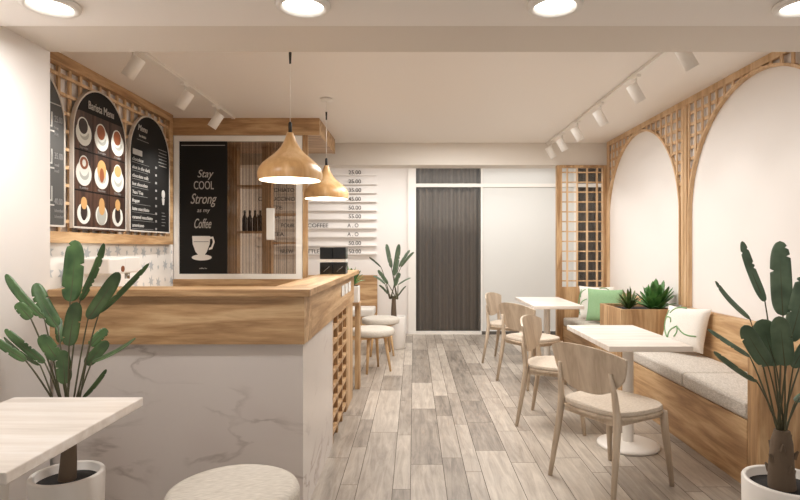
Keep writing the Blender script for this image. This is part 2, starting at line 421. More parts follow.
def pillow(W, Hh, T, c, fdir, lean, mat, label, roll=0):
    m = MB(); n = 16; top, bot = [], []
    for i in range(n + 1):
        r1, r2 = [], []
        for j in range(n + 1):
            a, b_ = -1 + 2 * i / n, -1 + 2 * j / n
            pin = 1 - .07 * (1 - b_ * b_) * abs(a) ** 3; pin2 = 1 - .07 * (1 - a * a) * abs(b_) ** 3
            th = T / 2 * ((1 - a ** 4) * (1 - b_ ** 4)) ** .5 + .004
            p = (a * W / 2 * pin, b_ * Hh / 2 * pin2)
            r1.append(m.bm.verts.new((p[0], -th, p[1]))); r2.append(m.bm.verts.new((p[0], th, p[1])))
        top.append(r1); bot.append(r2)
    for i in range(n):
        for j in range(n):
            m._f([top[i][j], top[i + 1][j], top[i + 1][j + 1], top[i][j + 1]]); m._f([bot[i][j], bot[i][j + 1], bot[i + 1][j + 1], bot[i + 1][j]])
    for k in range(n):
        for (A, B) in (((0, k), (0, k + 1)), ((n, k), (n, k + 1)), ((k, 0), (k + 1, 0)), ((k, n), (k + 1, n))):
            m._f([top[A[0]][A[1]], top[B[0]][B[1]], bot[B[0]][B[1]], bot[A[0]][A[1]]])
    o = obj('pillow', m, mat, smooth=True)
    rz = math.atan2(fdir[0], -fdir[1])
    o.rotation_euler = Euler((-lean, roll, rz), 'XYZ'); o.location = c
    return tag(o, label, 'pillow')
def on_pillow(o, lines, T, W, Hh, rad, mat):                # printed sprig, follows the bulge of the front
    m = MB()
    for ln in lines:
        P = []
        for a, b_ in ln:
            th = T / 2 * ((1 - min(abs(a), 1) ** 4) * (1 - min(abs(b_), 1) ** 4)) ** .5 + .0045
            P.append((a * W / 2 * .97, -th, b_ * Hh / 2 * .97))
        m.tube(P, [rad] * len(P), 6)
    obj('printed_sprig', m, mat, o, world=False)
p1 = pillow(.37, .37, .12, (2.235, 4.575, .685), (-.84, -.54), math.radians(20), whitefab, 'white pillow printed with thin green sprigs leaning beside the planter')
def curve_pts(p, q, s, n=10):
    return [(p[0] + (q[0] - p[0]) * t / n - (q[1] - p[1]) * s * math.sin(PI * t / n), p[1] + (q[1] - p[1]) * t / n + (q[0] - p[0]) * s * math.sin(PI * t / n)) for t in range(n + 1)]
on_pillow(p1, [curve_pts((-.8, .75), (-.55, -.6), -.15), curve_pts((-.7, .6), (.0, .92), .2), curve_pts((-.55, -.6), (-.2, .0), .2), curve_pts((-.2, .0), (-.25, -.5), .15),
               curve_pts((-.2, .0), (.75, -.35), -.15), curve_pts((-.85, .4), (-.55, .15), .3)], .12, .37, .37, .006, sprig)
p2 = pillow(.40, .38, .12, (2.185, 6.37, .692), (-.55, -.83), math.radians(12), greenfab, 'plain green pillow propped behind the planter box')
p3 = pillow(.40, .40, .10, (2.165, 6.60, .696), (-.45, -.89), math.radians(10), whitefab, 'white leaf print pillow standing behind the green pillow')
on_pillow(p3, [curve_pts((-.9, -.8), (-.85, .8), .1), curve_pts((-.9, .3), (-.6, .8), .2), curve_pts((-.9, -.3), (-.5, .2), .2), curve_pts((.2, .9), (.9, .6), .2)], .10, .40, .40, .006, sprig)

# planter box between the benches with two plants
pl = thing('planter_box', 'upright oak planter box dividing the wall bench', 'planter', (2.1, 5.3, 0))
m = MB(); z1 = .795
for (a_, b_, c_, d_) in ((1.868, 2.355, 5.01, 5.035), (1.868, 2.355, 5.55, 5.575), (1.868, 1.893, 5.035, 5.55), (2.33, 2.355, 5.035, 5.55)): m.box(a_, b_, c_, d_, 0, z1)
obj('box', m, oakZ, pl); obj('soil', MB().box(1.894, 2.329, 5.036, 5.549, .70, .765), soil, pl)

# ------------------------------------------------------------------ plants
def leaf_blade(m, base, ctrl, tip, W, side, fold=.25, tear=0, seed=0, n=40, shape=.5):
    rr = random.Random(seed); base, ctrl, tip = Vector(base), Vector(ctrl), Vector(tip); rows = []
    for i in range(n + 1):
        t = i / n; p = base * (1 - t) ** 2 + ctrl * 2 * t * (1 - t) + tip * t * t
        d = (ctrl - base) * (1 - t) + (tip - ctrl) * t; d.normalize()
        s = (side - d * side.dot(d)).normalized(); nn = d.cross(s)
        w = W / 2 * max(1 - abs(2 * t - 1) ** ((5 if t < .5 else 3.2) if shape == .5 else 2.6), .0) ** shape * (1 - .06 * t)
        kl, kr = 1, 1
        if tear and 2 < i < n - 2 and rr.random() < tear: kl = .62
        if tear and 2 < i < n - 2 and rr.random() < tear: kr = .62
        rows.append([m.bm.verts.new(p + s * w * q * (kl if q < 0 else kr) + nn * (abs(q) * w * fold)) for q in (-1, -.5, 0, .5, 1)])
    for a, b_ in zip(rows, rows[1:]):
        for k in range(4):
            f = m._f([a[k], a[k + 1], b_[k + 1], b_[k]])
            if f: f.smooth = True
def big_plant(root, Y, foot, leaves, lm, seed, pxw):
    """leaves: (tip u,v, base u,v, apparent width px, depth of tip - Y, bend)"""
    rr = random.Random(seed)
    for (tu, tv, bu, bv, w, dy, bend) in leaves:
        yb = Y + dy * .6; yt = Y + dy
        B, T = at(bu, bv, yb), at(tu, tv, yt)
        d = T - B; view = ((B + T) / 2 - Vector((0, 0, H))).normalized()
        s0 = d.cross(view).normalized(); real = max(w, pxw)
        phi = math.acos(min(w / real, 1)) * rr.choice((-1, 1))
        side = Matrix.Rotation(phi, 3, d.normalized()) @ s0
        ctrl = (B + T) / 2 + s0 * bend * Y / F + Vector((0, 0, .015 * Y / 2.3))
        m = MB(); leaf_blade(m, B, ctrl, T, real * .9 * Y / F, side, .10, .045, rr.random())
        o = obj('leaf', m, lm, root); so = o.modifiers.new('s', 'SOLIDIFY'); so.thickness = .0015
        m = MB(); q = Vector(foot) + Vector((rr.uniform(-.018, .018), rr.uniform(-.012, .012), 0)) * Y / 2.3
        c2 = q * .45 + B * .55; c2.z += (B.z - q.z) * .12; P = []
        for k in range(9): t = k / 8; P.append(q * (1 - t) ** 2 + c2 * 2 * t * (1 - t) + B * t * t)
        for k in range(1, 7): t = k / 7; P.append(B * (1 - t) ** 2 + ctrl * 2 * t * (1 - t) + T * t * t)
        nq = len(P); m.tube(P, [(.0046 - .0034 * k / nq) * min(Y / 2.3, 1.6) for k in range(nq)], 6)
        obj('stem', m, stemm, root)
def pot(c, r, h, label, taper=.93):
    t = thing('flower_pot', label, 'pot', c)
    m = MB(); m.lathe([(0, .001), (r * taper - .01, .001), (r * taper, .012), (r, h - .006), (r - .004, h), (r - .016, h), (r - .02, h - .004), (r - .022, h - .06), (0, h - .061)], c, 48)
    obj('pot', m, ceramic, t)
    m = MB(); m.lathe([(0, h - .028), (r * .5, h - .03), (r - .0215, h - .036), (r - .0225, h - .05), (0, h - .05)], c, 40); obj('soil', m, soil, t)
    return t
c = (-1.437, 2.3, 0)
pot(c, .139, .42, 'round white pot under the left white table', .95)
pt = thing('potted_plant', 'broad-leaved green plant in front of the marble counter end', 'plant', (c[0], c[1], .392))
m = MB(); m.tube([(c[0], c[1], .3925), (c[0] + .005, c[1], .46), (c[0] + .005, c[1] + .01, .60)], [.034, .031, .024], 14); obj('trunk', m, trunkm, pt, smooth=True)
LV = [(75, 240, 70, 302, 21, .12, -2), (104, 243, 80, 301, 8, .0, -5), (119, 272, 88, 319, 15, -.05, -3), (149, 263, 99, 313, 6, -.02, -4), (77, 302, 69, 346, 16, -.06, 1),
      (36, 283, 58, 327, 16, .10, 6), (6, 274, 44, 318, 10, .04, 7), (17, 303, 31, 319, 12, -.03, 2), (5, 329, 45, 363, 9, .0, 4), (4, 337, 40, 365, 4, .06, 6), (-9, 337, 26, 361, 9, -.05, 3),
      (41, 335, 58, 360, 15, -.04, 2), (62, 350, 65, 384, 15, -.03, 0), (107, 329, 90, 346, 12, .12, -2), (108, 341, 86, 365, 13, .05, -2), (136, 338, 92, 362, 4, -.04, -8), (106, 369, 83, 398, 5, .0, -4), (60, 318, 60, 343, 8, .14, 2)]
big_plant(pt, 2.32, (c[0] + .005, c[1] + .005, .57), LV, leafA, 3, 8)
c = (1.500, 2.225, 0)
pot(c, .163, .42, 'round white pot at right below the bench end panel', .97)
pt = thing('potted_plant', 'tall dark-leaved plant beside the bench end panel', 'plant', (1.475, c[1], .392))
m = MB(); m.tube([(1.475, c[1], .3925), (1.472, c[1], .46), (1.474, c[1], .57), (1.476, c[1], .62)], [.05, .047, .04, .028], 16)
for k in range(9):
    a_ = k * 2.4; zz = .43 + .017 * k; m.tube([(1.473 + .04 * math.cos(a_), c[1] + .04 * math.sin(a_), zz), (1.473 + .055 * math.cos(a_), c[1] + .055 * math.sin(a_), zz + .03)], [.012, .004], 6)
obj('trunk', m, trunkm, pt, smooth=True)
RV = [(742, 241, 765, 302, 10, .10, 4), (780, 241, 783, 316, 22, .12, 1), (806, 272, 790, 342, 20, -.08, -3), (715, 281, 750, 319, 5, .02, 7), (744, 325, 768, 366, 18, -.10, 4), (762, 319, 776, 366, 26, -.05, 2),
      (779, 316, 785, 366, 20, -.12, 0), (707, 329, 750, 357, 5, .15, 4), (714, 351, 757, 382, 6, -.08, 5), (806, 342, 793, 368, 11, -.05, -2), (812, 392, 795, 402, 8, .05, -1), (830, 300, 806, 350, 14, .05, -4), (850, 330, 815, 370, 10, .1, -4)]
big_plant(pt, 2.225, (1.475, c[1], .60), RV, leafB, 8, 9)
c = (-.243, 7.5, 0)
pot(c, .135, .43, 'round white pot on the floor by the dark curtain', .95)
pt = thing('potted_plant', 'slender tall plant in front of the white back wall', 'plant', (c[0], c[1], .402))
m = MB(); m.tube([(c[0] - .03, c[1], .4025), (c[0] - .03, c[1], .52), (c[0] - .03, c[1], .70)], [.04, .036, .024], 12); obj('trunk', m, trunkm, pt, smooth=True)
BV = [(386.5, 244, 391.5, 268, 5, .1, 1), (399, 244, 394, 276, 6, 0, -1), (369, 257, 381, 267, 2, .05, 2), (414, 252, 401, 267, 3, 0, -1), (410, 250, 399, 267, 3.5, .1, -1), (378, 270, 388, 284, 4, -.1, 2), (373, 276, 385, 284, 2.5, .1, 1),
      (400, 273, 395, 286, 5, -.1, 0), (411, 278, 398, 285, 1.6, 0, -2), (379, 285, 388, 294, 2.5, -.1, 1), (406, 286, 398, 296, 1.6, 0, -1)]
big_plant(pt, 7.5, (c[0] - .03, c[1], .66), BV, leafB, 5, 3)
def rosette(c, r, hh, n, lm, label, W, seed, shape=.7):
    rr = random.Random(seed); t = thing('rosette_plant', label, 'plant', c)
    for k in range(n):
        a_ = k * 2.39996; q = k / n; el = math.radians(82 - 62 * q + rr.uniform(-8, 8)); ln = hh * (1.02 if q < .4 else .95) * rr.uniform(.8, 1.1) * (r / hh if el < .7 else 1)
        d = Vector((math.cos(a_) * math.cos(el), math.sin(a_) * math.cos(el), math.sin(el)))
        B = Vector(c) + Vector((math.cos(a_), math.sin(a_), 0)) * .008; T = B + d * ln; T.z = max(T.z - .02 * q, c[2] + .035); C = B + d * ln * .5 + Vector((0, 0, .03))
        side = d.cross(Vector((0, 0, 1))).normalized(); m = MB(); leaf_blade(m, B, C, T, W, side, .3, 0, 0, 10, shape)
        o = obj('leaf', m, lm, t); so = o.modifiers.new('s', 'SOLIDIFY'); so.thickness = .0012
rosette((2.075, 5.36, .763), .17, .20, 26, leafD, 'small spiky plant in the planter box near the green pillow', .028, 2)
rosette((2.25, 5.19, .763), .24, .29, 30, leafC, 'larger leafy green plant in the planter box near the white pillow', .065, 4)

# ------------------------------------------------------------------ tables
def table(xa, xb, ya, yb, label, cx=None, cy=None):
    cx = cx or (xa + xb) / 2; cy = cy or (ya + yb) / 2
    t = thing('cafe_table', label, 'table', (cx, cy, 0), 0, 'white pedestal tables')
    obj('tabletop', MB().box(xa, xb, ya, yb, .715, .75, .004), tablewood, t)
    m = MB(); m.lathe([(0, .705), (.07, .705), (.07, .712), (.036, .690), (.036, .03)], (cx, cy, 0), 24); obj('column', m, whitem, t)
    m = MB(); m.lathe([(0, .0), (.202, .0), (.205, .006), (.202, .016), (.18, .024), (.05, .032), (0, .033)], (cx, cy, 0), 48); obj('base', m, whitem, t)
table(-1.61, -1.09, 1.482, 2.235, 'white topped table in front of the marble counter', -1.40)
table(1.19, 1.705, 3.385, 4.32, 'white topped table set nearest the bench end panel', 1.465, 3.80)
table(1.24, 1.765, 5.74, 6.80, 'white topped table farther back near the grid screen')

# ------------------------------------------------------------------ chairs (forward = +Y)
def superell(w, d, n, e=3.0, front=1.0):
    out = []
    for k in range(n):
        a_ = 2 * PI * k / n; cx, sy = math.cos(a_), math.sin(a_)
        out.append((math.copysign(abs(cx) ** (2 / e), cx) * w / 2 * (1 + .04 * sy), math.copysign(abs(sy) ** (2 / e), sy) * d / 2))
    return out
def make_chair():
    t = thing('dining_chair', 'x', 'chair')
    def slab(poly, z0, z1, rnd_, dome=0):
        m = MB(); lay = [(z0, 1 - rnd_ * .6), (z0 + (z1 - z0) * .25, 1), (z0 + (z1 - z0) * .65, 1), (z0 + (z1 - z0) * .92, 1 - rnd_ * .5), (z1, 1 - rnd_ * 1.6)]
        rows = [[m.bm.verts.new((x_ * s_, y_ * s_, z_)) for x_, y_ in poly] for z_, s_ in lay]
        n = len(poly)
        for A, B in zip(rows, rows[1:]):
            for k in range(n): m._f([A[k], A[(k + 1) % n], B[(k + 1) % n], B[k]])
        m._f(rows[0][::-1]); cen = m.bm.verts.new((0, 0, z1 + dome))
        for k in range(n): m._f([rows[-1][k], rows[-1][(k + 1) % n], cen])
        return m
    P = superell(.47, .46, 40)
    obj('seat', slab([(x_ * .985, y_ * .985) for x_, y_ in P], .425, .452, .045, .004), seatfab, t, smooth=True)
    fr = MB(); fr.merge(slab(P, .408, .426, .02).bm)
    fr.box(-.17, .17, .165, .185, .378, .408).box(-.17, .17, -.19, -.17, .378, .408).box(-.19, -.17, -.17, .17, .378, .408).box(.17, .19, -.17, .17, .378, .408)
    obj('seat_frame', fr, chairwood, t, smooth=True)
    yb = lambda x_, z_: -.20 - .20 * (z_ - .50) + .75 * x_ * x_
    for s in (-1, 1):
        m = MB(); m.tube([(s * .188, .185, .41), (s * .193, .195, .30), (s * .212, .228, .0)], [.022, .021, .0125], 12); obj('leg', m, chairwood, t)
        m = MB(); m.tube([(s * .224, -.25, 0), (s * .206, -.205, .28), (s * .198, -.188, .42), (s * .19, yb(.19, .55) - .018, .55), (s * .178, yb(.178, .655) - .013, .655)], [.0125, .019, .021, .016, .009], 12); obj('leg', m, chairwood, t)
    # curved plywood back, rounded lower corners
    m = MB(); nu, nv = 20, 10; Fz, Bz = [], []
    for i in range(nu + 1):
        q = -1 + 2 * i / nu; f_, b_ = [], []
        for j in range(nv + 1):
            r_ = j / nv
            lo = .52 + .10 * abs(q) ** 3; hi = .780 - .045 * abs(q) ** 2.5
            z_ = lo + (hi - lo) * r_; x_ = q * (.262 - .012 * (1 - r_)) * (1 - .06 * (1 - r_) ** 2)
            y_ = yb(x_, z_); f_.append(m.bm.verts.new((x_, y_ + .007, z_))); b_.append(m.bm.verts.new((x_, y_ - .007, z_)))
        Fz.append(f_); Bz.append(b_)
    for i in range(nu):
        for j in range(nv):
            m._f([Fz[i][j], Fz[i + 1][j], Fz[i + 1][j + 1], Fz[i][j + 1]]); m._f([Bz[i][j], Bz[i][j + 1], Bz[i + 1][j + 1], Bz[i + 1][j]])
        for j in (0, nv): m._f([Fz[i][j], Fz[i + 1][j], Bz[i + 1][j], Bz[i][j]])
    for j in range(nv):
        for i in (0, nu): m._f([Fz[i][j], Fz[i][j + 1], Bz[i][j + 1], Bz[i][j]])
    obj('backrest', m, chairwood, t, smooth=True)
    return t
ch = make_chair()
fa, fb = math.atan2(-.87, .49), math.atan2(-.895, -.45)
for k, (x_, y_, rz, lb) in enumerate([
        (1.15, 3.225, fa, 'pale wooden chair showing its broad curved back at the front table'),
        (1.115, 4.30, fb, 'pale wooden chair seen edge-on at the far end of the front table'),
        (1.185, 5.57, fa, 'pale wooden chair with curved back at near end of the back table'),
        (1.14, 6.60, fb, 'farthest pale wooden chair, beside the frosted glass panel')]):
    o = ch if k == 0 else dup(ch)
    o.location = (x_, y_, 0); o.rotation_euler = (0, 0, rz); o.scale = (1.04,) * 3; tag(o, lb, 'chair', 'dining chairs at the white tables')

# ------------------------------------------------------------------ stools
def make_stool():
    t = thing('stool', 'x', 'stool')
    r = .24; m = MB(); m.lathe([(0, .395), (r - .02, .395), (r - .004, .402), (r, .415), (r, .445), (r - .008, .462), (r - .03, .472), (r * .5, .476), (0, .477)], n=48); obj('seat', m, stoolfab, t)
    obj('seat_base', MB().lathe([(0, .378), (r - .05, .378), (r - .04, .394), (0, .394)], n=40), legwood, t)
    for k in range(4):
        a_ = PI / 4 + k * PI / 2; m = MB(); m.tube([(.14 * math.cos(a_), .14 * math.sin(a_), .385), (.205 * math.cos(a_), .205 * math.sin(a_), 0)], [.02, .012], 12); obj('leg', m, legwood, t)
    return t
st = make_stool()
for k, (x_, y_, a_, lb) in enumerate([(-.665, 2.045, .3, 'round upholstered stool in front of the marble counter corner'), (-.455, 6.12, .55, 'round wooden-legged stool just past the counter end'),
                                      (-.425, 7.05, .2, 'round stool next to the white pot by the back wall')]):
    o = st if k == 0 else dup(st); o.location = (x_, y_, 0); o.rotation_euler = (0, 0, a_); tag(o, lb, 'stool', 'round stools along the counter side')

# ------------------------------------------------------------------ counter
CX, CY = -.557, 2.785
ct = thing('service_counter', 'L-shaped bar counter with oak top band and white marble front', 'counter', (-1.1, 3.2, 0))
m = MB(); m.box(XP, CX, CY, CY + .16, .0, .87).box(CX - .16, CX, CY + .16, 3.80, .0, .87); obj('marble_cladding', m, marble, ct)
obj('band', MB().box(XP, CX + .012, CY - .028, CY + .169, .871, 1.108), oakX, ct, label='oak band under the bar top'); obj('band', MB().box(CX - .17, CX + .012, CY + .17, 5.04, .871, 1.108), oakY, ct, label='oak band under the bar top')
m = MB(); m.box(XP + .002, -.514, 2.735, 2.97, 1.109, 1.145, .003); obj('bar_top', m, oakX, ct)
m = MB(); m.box(-.745, -.514, 2.9705, 5.2, 1.109, 1.145, .003); obj('bar_top', m, oakY, ct)
m = MB(); m.box(CX - .045, CX, 4.62, 5.04, 0, .87); m.box(CX - .16, CX - .11, 3.80, 5.04, 0, .87); obj('side_panel', m, oakZ, ct)
m = MB()
for k in range(4): yy = 3.825 + .255 * k; m.box(CX - .03, CX - .002, yy - .02, yy + .02, 0, .87)
for k in range(8): zz = .07 + .103 * k; m.box(CX - .026, CX, 3.80, 4.62, zz - .012, zz + .012)
obj('lattice', m, oakZ, ct)
for k in range(3):
    yy = 4.24 + .21 * k; m = MB(); m.box(CX + .0125, CX + .018, yy - .075, yy + .075, .985 + .0 * k, 1.065, .002); obj('switch_plate', m, whiteg, ct, label='small white plate')
m = MB(); m.box(-1.80, CX - .17, CY + .17, 3.45, .86, .90).box(-1.80, CX - .2, 3.40, 3.44, 0, .86); obj('work_surface', m, whiteg, ct)

# black glossy two-tier display on the bar
dp = thing('display_case', 'black glossy two-tier display case standing on the counter wing', 'display case', (-.63, 4.36, 1.1455))
for z0 in (1.1455, 1.264):
    for xa in (-.735, -.632):
        tier = z0 > 1.2
        m = MB(); m.box(xa, xa + .1, 4.33, 4.46, z0, z0 + .092, .003); o = obj('black_box', m, black, dp)
        if tier: continue
        m = MB(); m.tube([(xa + .03, 4.328, z0 + .02), (xa + .075, 4.328, z0 + .06)], .0022, 6); obj('stripe', m, greyl, o)
obj('shelf', MB().box(-.735, -.532, 4.335, 4.455, 1.239, 1.2625), whiteg, dp)
# stand with a potted plant past the counter end
sd = thing('plant_stand', 'narrow oak stand at the end of the counter wing', 'stand', (-.59, 5.36, 0))
obj('post', MB().box(-.565, -.52, 5.30, 5.42, 0, .80), oakZ, sd); obj('shelf', MB().box(-.72, -.52, 5.25, 5.45, .801, .83), oakX, sd); obj('post', MB().box(-.72, -.675, 5.30, 5.42, 0, .80), oakZ, sd)
c = (-.60, 5.35, .8305)
tp = thing('flower_pot', 'small square white pot on the stand at counter end', 'pot', c)
m = MB(); m.box(-.675, -.527, 5.28, 5.42, .8305, .985, .006); obj('pot', m, ceramic, tp); obj('soil', MB().box(-.66, -.54, 5.295, 5.405, .9855, .989), soil, tp)
rosette((-.60, 5.35, .986), .17, .2, 18, leafC, 'little green plant peeking past the end of the counter', .03, 9)

# ------------------------------------------------------------------ left wall: lattice, boards, tiles
LX = XL + .001
lw = thing('lattice_panel', 'oak lattice backing behind the arched menu boards', 'lattice', (XL, 4.6, 1.38))
m = MB(); m.box(LX, LX + .06, 2.78, 5.53, ZC - .075, ZC - .001).box(LX, LX + .06, 2.78, 5.53, 1.385, 1.462).box(LX, LX + .06, 5.45, 5.53, 1.463, ZC - .076).box(LX, LX + .06, 2.78, 2.83, 1.463, ZC - .076)
obj('frame', m, oakY, lw)
m = MB(); yy = 2.93
while yy < 5.44: m.box(LX + .012, LX + .028, yy - .013, yy + .013, 1.46, ZC - .075); yy += .125
zz = 1.535
while zz < 2.58: m.box(LX + .029, LX + .045, 2.83, 5.45, zz - .011, zz + .011); zz += .125
obj('lattice', m, latY, lw)
fnB = lambda y, z, d: (d, y, z)
def arch_poly(y0, y1, z0, zt, off=0, n=24):
    r = (y1 - y0) / 2; cy = (y0 + y1) / 2; zs = zt - r; P = [(y0 + off, z0 + off)]
    for k in range(n + 1):
        t = PI - PI * k / n; P.append((cy + (r - off) * math.cos(t), zs + (r - off) * math.sin(t)))
    P.append((y1 - off, z0 + off)); return P
BX = LX + .047
def board(y0, y1, mat, label):
    t = thing('menu_board', label, 'menu board', (XL, (y0 + y1) / 2, 1.49), 0, 'arched menu boards')
    m = MB(); m.prism(arch_poly(y0, y1, 1.492, 2.54, .012), fnB, BX, BX + .022); obj('panel', m, mat, t)
    po, pi_ = arch_poly(y0, y1, 1.492, 2.54), arch_poly(y0, y1, 1.492, 2.54, .012)
    m = MB(); m.band(pi_ + [pi_[0]], po + [po[0]], fnB, BX, BX + .026); obj('rim', m, rimm, t); return t
TX = BX + .0235
R_, U_ = (0, 1, 0), (0, 0, 1)
b1 = board(3.08, 3.80, boardgrey, 'charcoal arched menu board partly cut off by the white wall')
m = MB()
for z_, a_, b_ in ((2.19, '25.00', 'hot'), (1.945, '35.00', 'iced'), (1.64, '40.00', 'blended')):
    m.text(a_, .06, (TX, 3.685, z_), R_, U_, width=.085); m.text(b_, .03, (TX, 3.685, z_ - .05), R_, U_); m.text(b_, .03, (TX, 3.685, z_ - .09), R_, U_)
m.text('coffee', .06, (TX, 3.42, 2.3), R_, U_)
obj('lettering', m, greyl, b1)
for z_ in (2.19, 1.945, 1.70):
    m = MB(); m.band([(3.655 - .05, z_ + .06), (3.655 - .05, z_ - .03), (3.655, z_ - .03), (3.655, z_ + .06)], [(3.595, z_ + .06), (3.595, z_ - .04), (3.665, z_ - .04), (3.665, z_ + .06)], fnB, TX - .001, TX + .001)
    m.box(TX - .001, TX + .001, 3.575, 3.685, z_ - .07, z_ - .06); obj('cup_drawing', m, chalkc, b1)
obj('rule', MB().box(TX - .001, TX + .001, 3.505, 3.755, 2.305, 2.312), chalkc, b1)
b2 = board(3.885, 4.605, boardblack, 'arched menu board with nine pictures of coffee cups')
m = MB(); m.text('Barista Menu', .085, (TX, 4.245, 2.375), R_, U_, 'CENTER', width=.34); obj('lettering', m, chalkc, b2)
names = ['Espresso', 'Lungo', 'Doppio', 'Latte', 'Macchiato', 'Flat white', 'Ristretto', 'Iced coffee', 'Americano']
capt = MB(); rr = random.Random(4)
for row in range(3):
    for col_ in range(3):
        ya = 3.905 + col_ * .2285; za = 2.06 - row * .29; yb_ = ya + .2195; zb = za + .278; ym = (ya + yb_) / 2
        m = MB(); zt = zb
        # the wooden backdrop of the picture, cut by the arch at the top
        if row == 0 and col_ != 1:
            P = [(ya, za), (yb_, za)]
            cy, rad, zs = 4.245, .345, 2.54 - .36
            ys = [yb_ - (yb_ - ya) * k / 8 for k in range(9)]
            P += [(q, min(zb, zs + math.sqrt(max(rad ** 2 - (q - cy) ** 2, 0)))) for q in ys]
        else: P = [(ya, za), (yb_, za), (yb_, zb), (ya, zb)]
        m.prism(P, fnB, TX - .002, TX + .0005)
        def disc(cy_, cz_, ry, rz_, mi, d): 
            m.mi = mi; m.prism([(cy_ + ry * math.cos(2 * PI * k / 28), cz_ + rz_ * math.sin(2 * PI * k / 28)) for k in range(28)], fnB, TX, TX + d)
        zc = za + .12
        R1 = .095 if row < 2 else .08
        disc(ym, zc, R1, R1 * .95, 1, .001); disc(ym + .005, zc + .0, R1 * .6, R1 * .5, 2, .0014)
        if row == 0:
            disc(ym - .01, zc + .045, .068, .07, 1, .0018); disc(ym - .01, zc + .05, .055, .056, 3 if col_ else 5, .0022); disc(ym + .062, zc + .03, .018, .024, 1, .002)
        elif row == 1:
            disc(ym, zc + .055, .06, .075, [1, 4, 1][col_], .0018); disc(ym, zc + .075, .05, .045, 4 if col_ != 0 else 3, .0022)
            if col_ == 0: disc(ym, zc + .075, .022, .026, 1, .0026)
            if col_ == 1: disc(ym, zc + .015, .03, .055, 3, .0026)
        else:
            disc(ym, zc + .02, .04, .07, 5 if col_ != 1 else 2, .0018); disc(ym, zc + .075 + .02 * col_ * .5, .036, .045, 4, .0022)
            if col_ == 1: disc(ym, zc, .06, .075, 2, .0024); disc(ym, zc + .05, .04, .05, 4, .0028)
        obj('picture', m, [picwood, saucer, cupin, coffee, crema, darkcof], b2)
        capt.text(names[row * 3 + col_], .024, (TX + .001, ym, za + .008), R_, U_, 'CENTER', width=.1)
obj('captions', capt, greyl, b2)
b3 = board(4.66, 5.425, boardblack, 'black arched menu board with a white handwritten drinks list')
m = MB(); m.text('Menu', .075, (TX, 4.885, 2.375), R_, U_, 'CENTER', shear=.2)
m.text('hot drinks', .03, (TX, 4.885, 2.32), R_, U_, 'CENTER')
obj('lettering', m, chalkc, b3)
for k, s_ in enumerate(['chocolate', 'shot in the dark', 'chocolate milk', 'hot chocolate', 'Tea / Tea', 'frappe', 'latte macchiato', 'caramel macchiato', 'americano']):
    m = MB(); m.text(s_, .044, (TX, 4.705, 2.10 - k * .071), R_, U_, shear=.1, sx=1.1); obj('lettering', m, chalkc, b3)
m = MB()
for k in range(9):
    w_ = rr.uniform(.26, .42); z_ = 2.083 - k * .071; m.box(TX - .001, TX + .001, 4.705, 4.705 + w_, z_, z_ + .003); m.box(TX - .001, TX + .001, 5.125, 5.155, z_, z_ + .02)
for k in range(6): m.box(TX - .001, TX + .001, 5.185 + .015 * (k % 2), 5.355, 2.27 - .03 * k, 2.276 - .03 * k)
for k in range(5): m.box(TX - .001, TX + .001, 5.255, 5.315 + .02 * (k % 2), 1.68 - .03 * k, 1.685 - .03 * k)
m.box(TX - .001, TX + .001, 4.785, 4.995, 2.29, 2.294)
obj('small_print', m, greyl, b3)
m = MB(); m.box(TX - .001, TX + .0015, 4.715, 4.875, 2.152, 2.20); m.prism([(5.285 + .035 * math.cos(k), 1.86 + .04 * math.sin(k)) for k in [i * PI / 8 for i in range(16)]], fnB, TX, TX + .002)
m.prism([(5.255, 1.82), (5.315, 1.82), (5.3, 1.76), (5.27, 1.76)], fnB, TX, TX + .0016); obj('drawing', m, chalkc, b3, label='white heading block and cup drawing')

# patterned tiles under the boards
tileb = plain('tile_white', srgb(232, 229, 224), .25); tilep = plain('tile_motif', srgb(176, 181, 184), .35)
m = MB(); m.box(LX, LX + .010, 2.78, 5.60, .95, 1.384); m.mi = 1
for i in range(20):
    for j in range(3):
        yy = 2.85 + .145 * i; zz = 1.02 + .145 * j + (.0 if i % 2 else .02)
        big = (i + j) % 3
        rad = .055 if big else .022
        pts = []
        for k in range(12):
            a_ = 2 * PI * k / 12; q = rad if k % 2 == 0 else rad * .42; pts.append((yy + q * math.cos(a_ + .26), zz + q * math.sin(a_ + .26)))
        m.prism(pts, fnB, LX + .009, LX + .0112)
tl = obj('tile_panel', m, [tileb, tilep]); centre(tl, (LX, 4.2, .95)); tag(tl, 'white wall tiles with grey star flowers below the menu boards', 'tiles')
# back counter and machine
bc = thing('back_counter', 'low white back counter against the tiled left wall', 'counter', (-2.2, 4.3, 0))
obj('body', MB().box(LX + .012, -1.90, 2.95, 5.50, 0, .91), whiteg, bc); obj('worktop', MB().box(LX + .012, -1.87, 2.95, 5.52, .911, .95), oakY, bc)
ma = thing('coffee_machine', 'white boxy coffee machine on back counter before the tiles', 'coffee machine', (-2.2, 4.05, .951))
m = MB(); m.box(-2.40, -2.13, 3.83, 4.30, .951, 1.03, .008).box(-2.40, -2.28, 3.83, 4.30, 1.03, 1.17, .006).box(-2.40, -2.10, 3.83, 4.05, 1.165, 1.28, .012).box(-2.40, -2.12, 4.07, 4.30, 1.165, 1.285, .012); obj('body', m, whiteg, ma)
m = MB(); m.tube([(-2.16, 4.0, 1.165), (-2.16, 4.0, 1.12)], .018, 12).tube([(-2.16, 4.18, 1.165), (-2.16, 4.18, 1.12)], .018, 12); obj('spout', m, plain('steel', (.5, .48, .45), .25, 1), ma)
m = MB(); m.prism([(4.0 + .022 * math.cos(k * PI / 8), 1.20 + .022 * math.sin(k * PI / 8)) for k in range(16)], fnB, -2.1, -2.096); obj('badge', m, coffee, ma, label='small round brown badge')

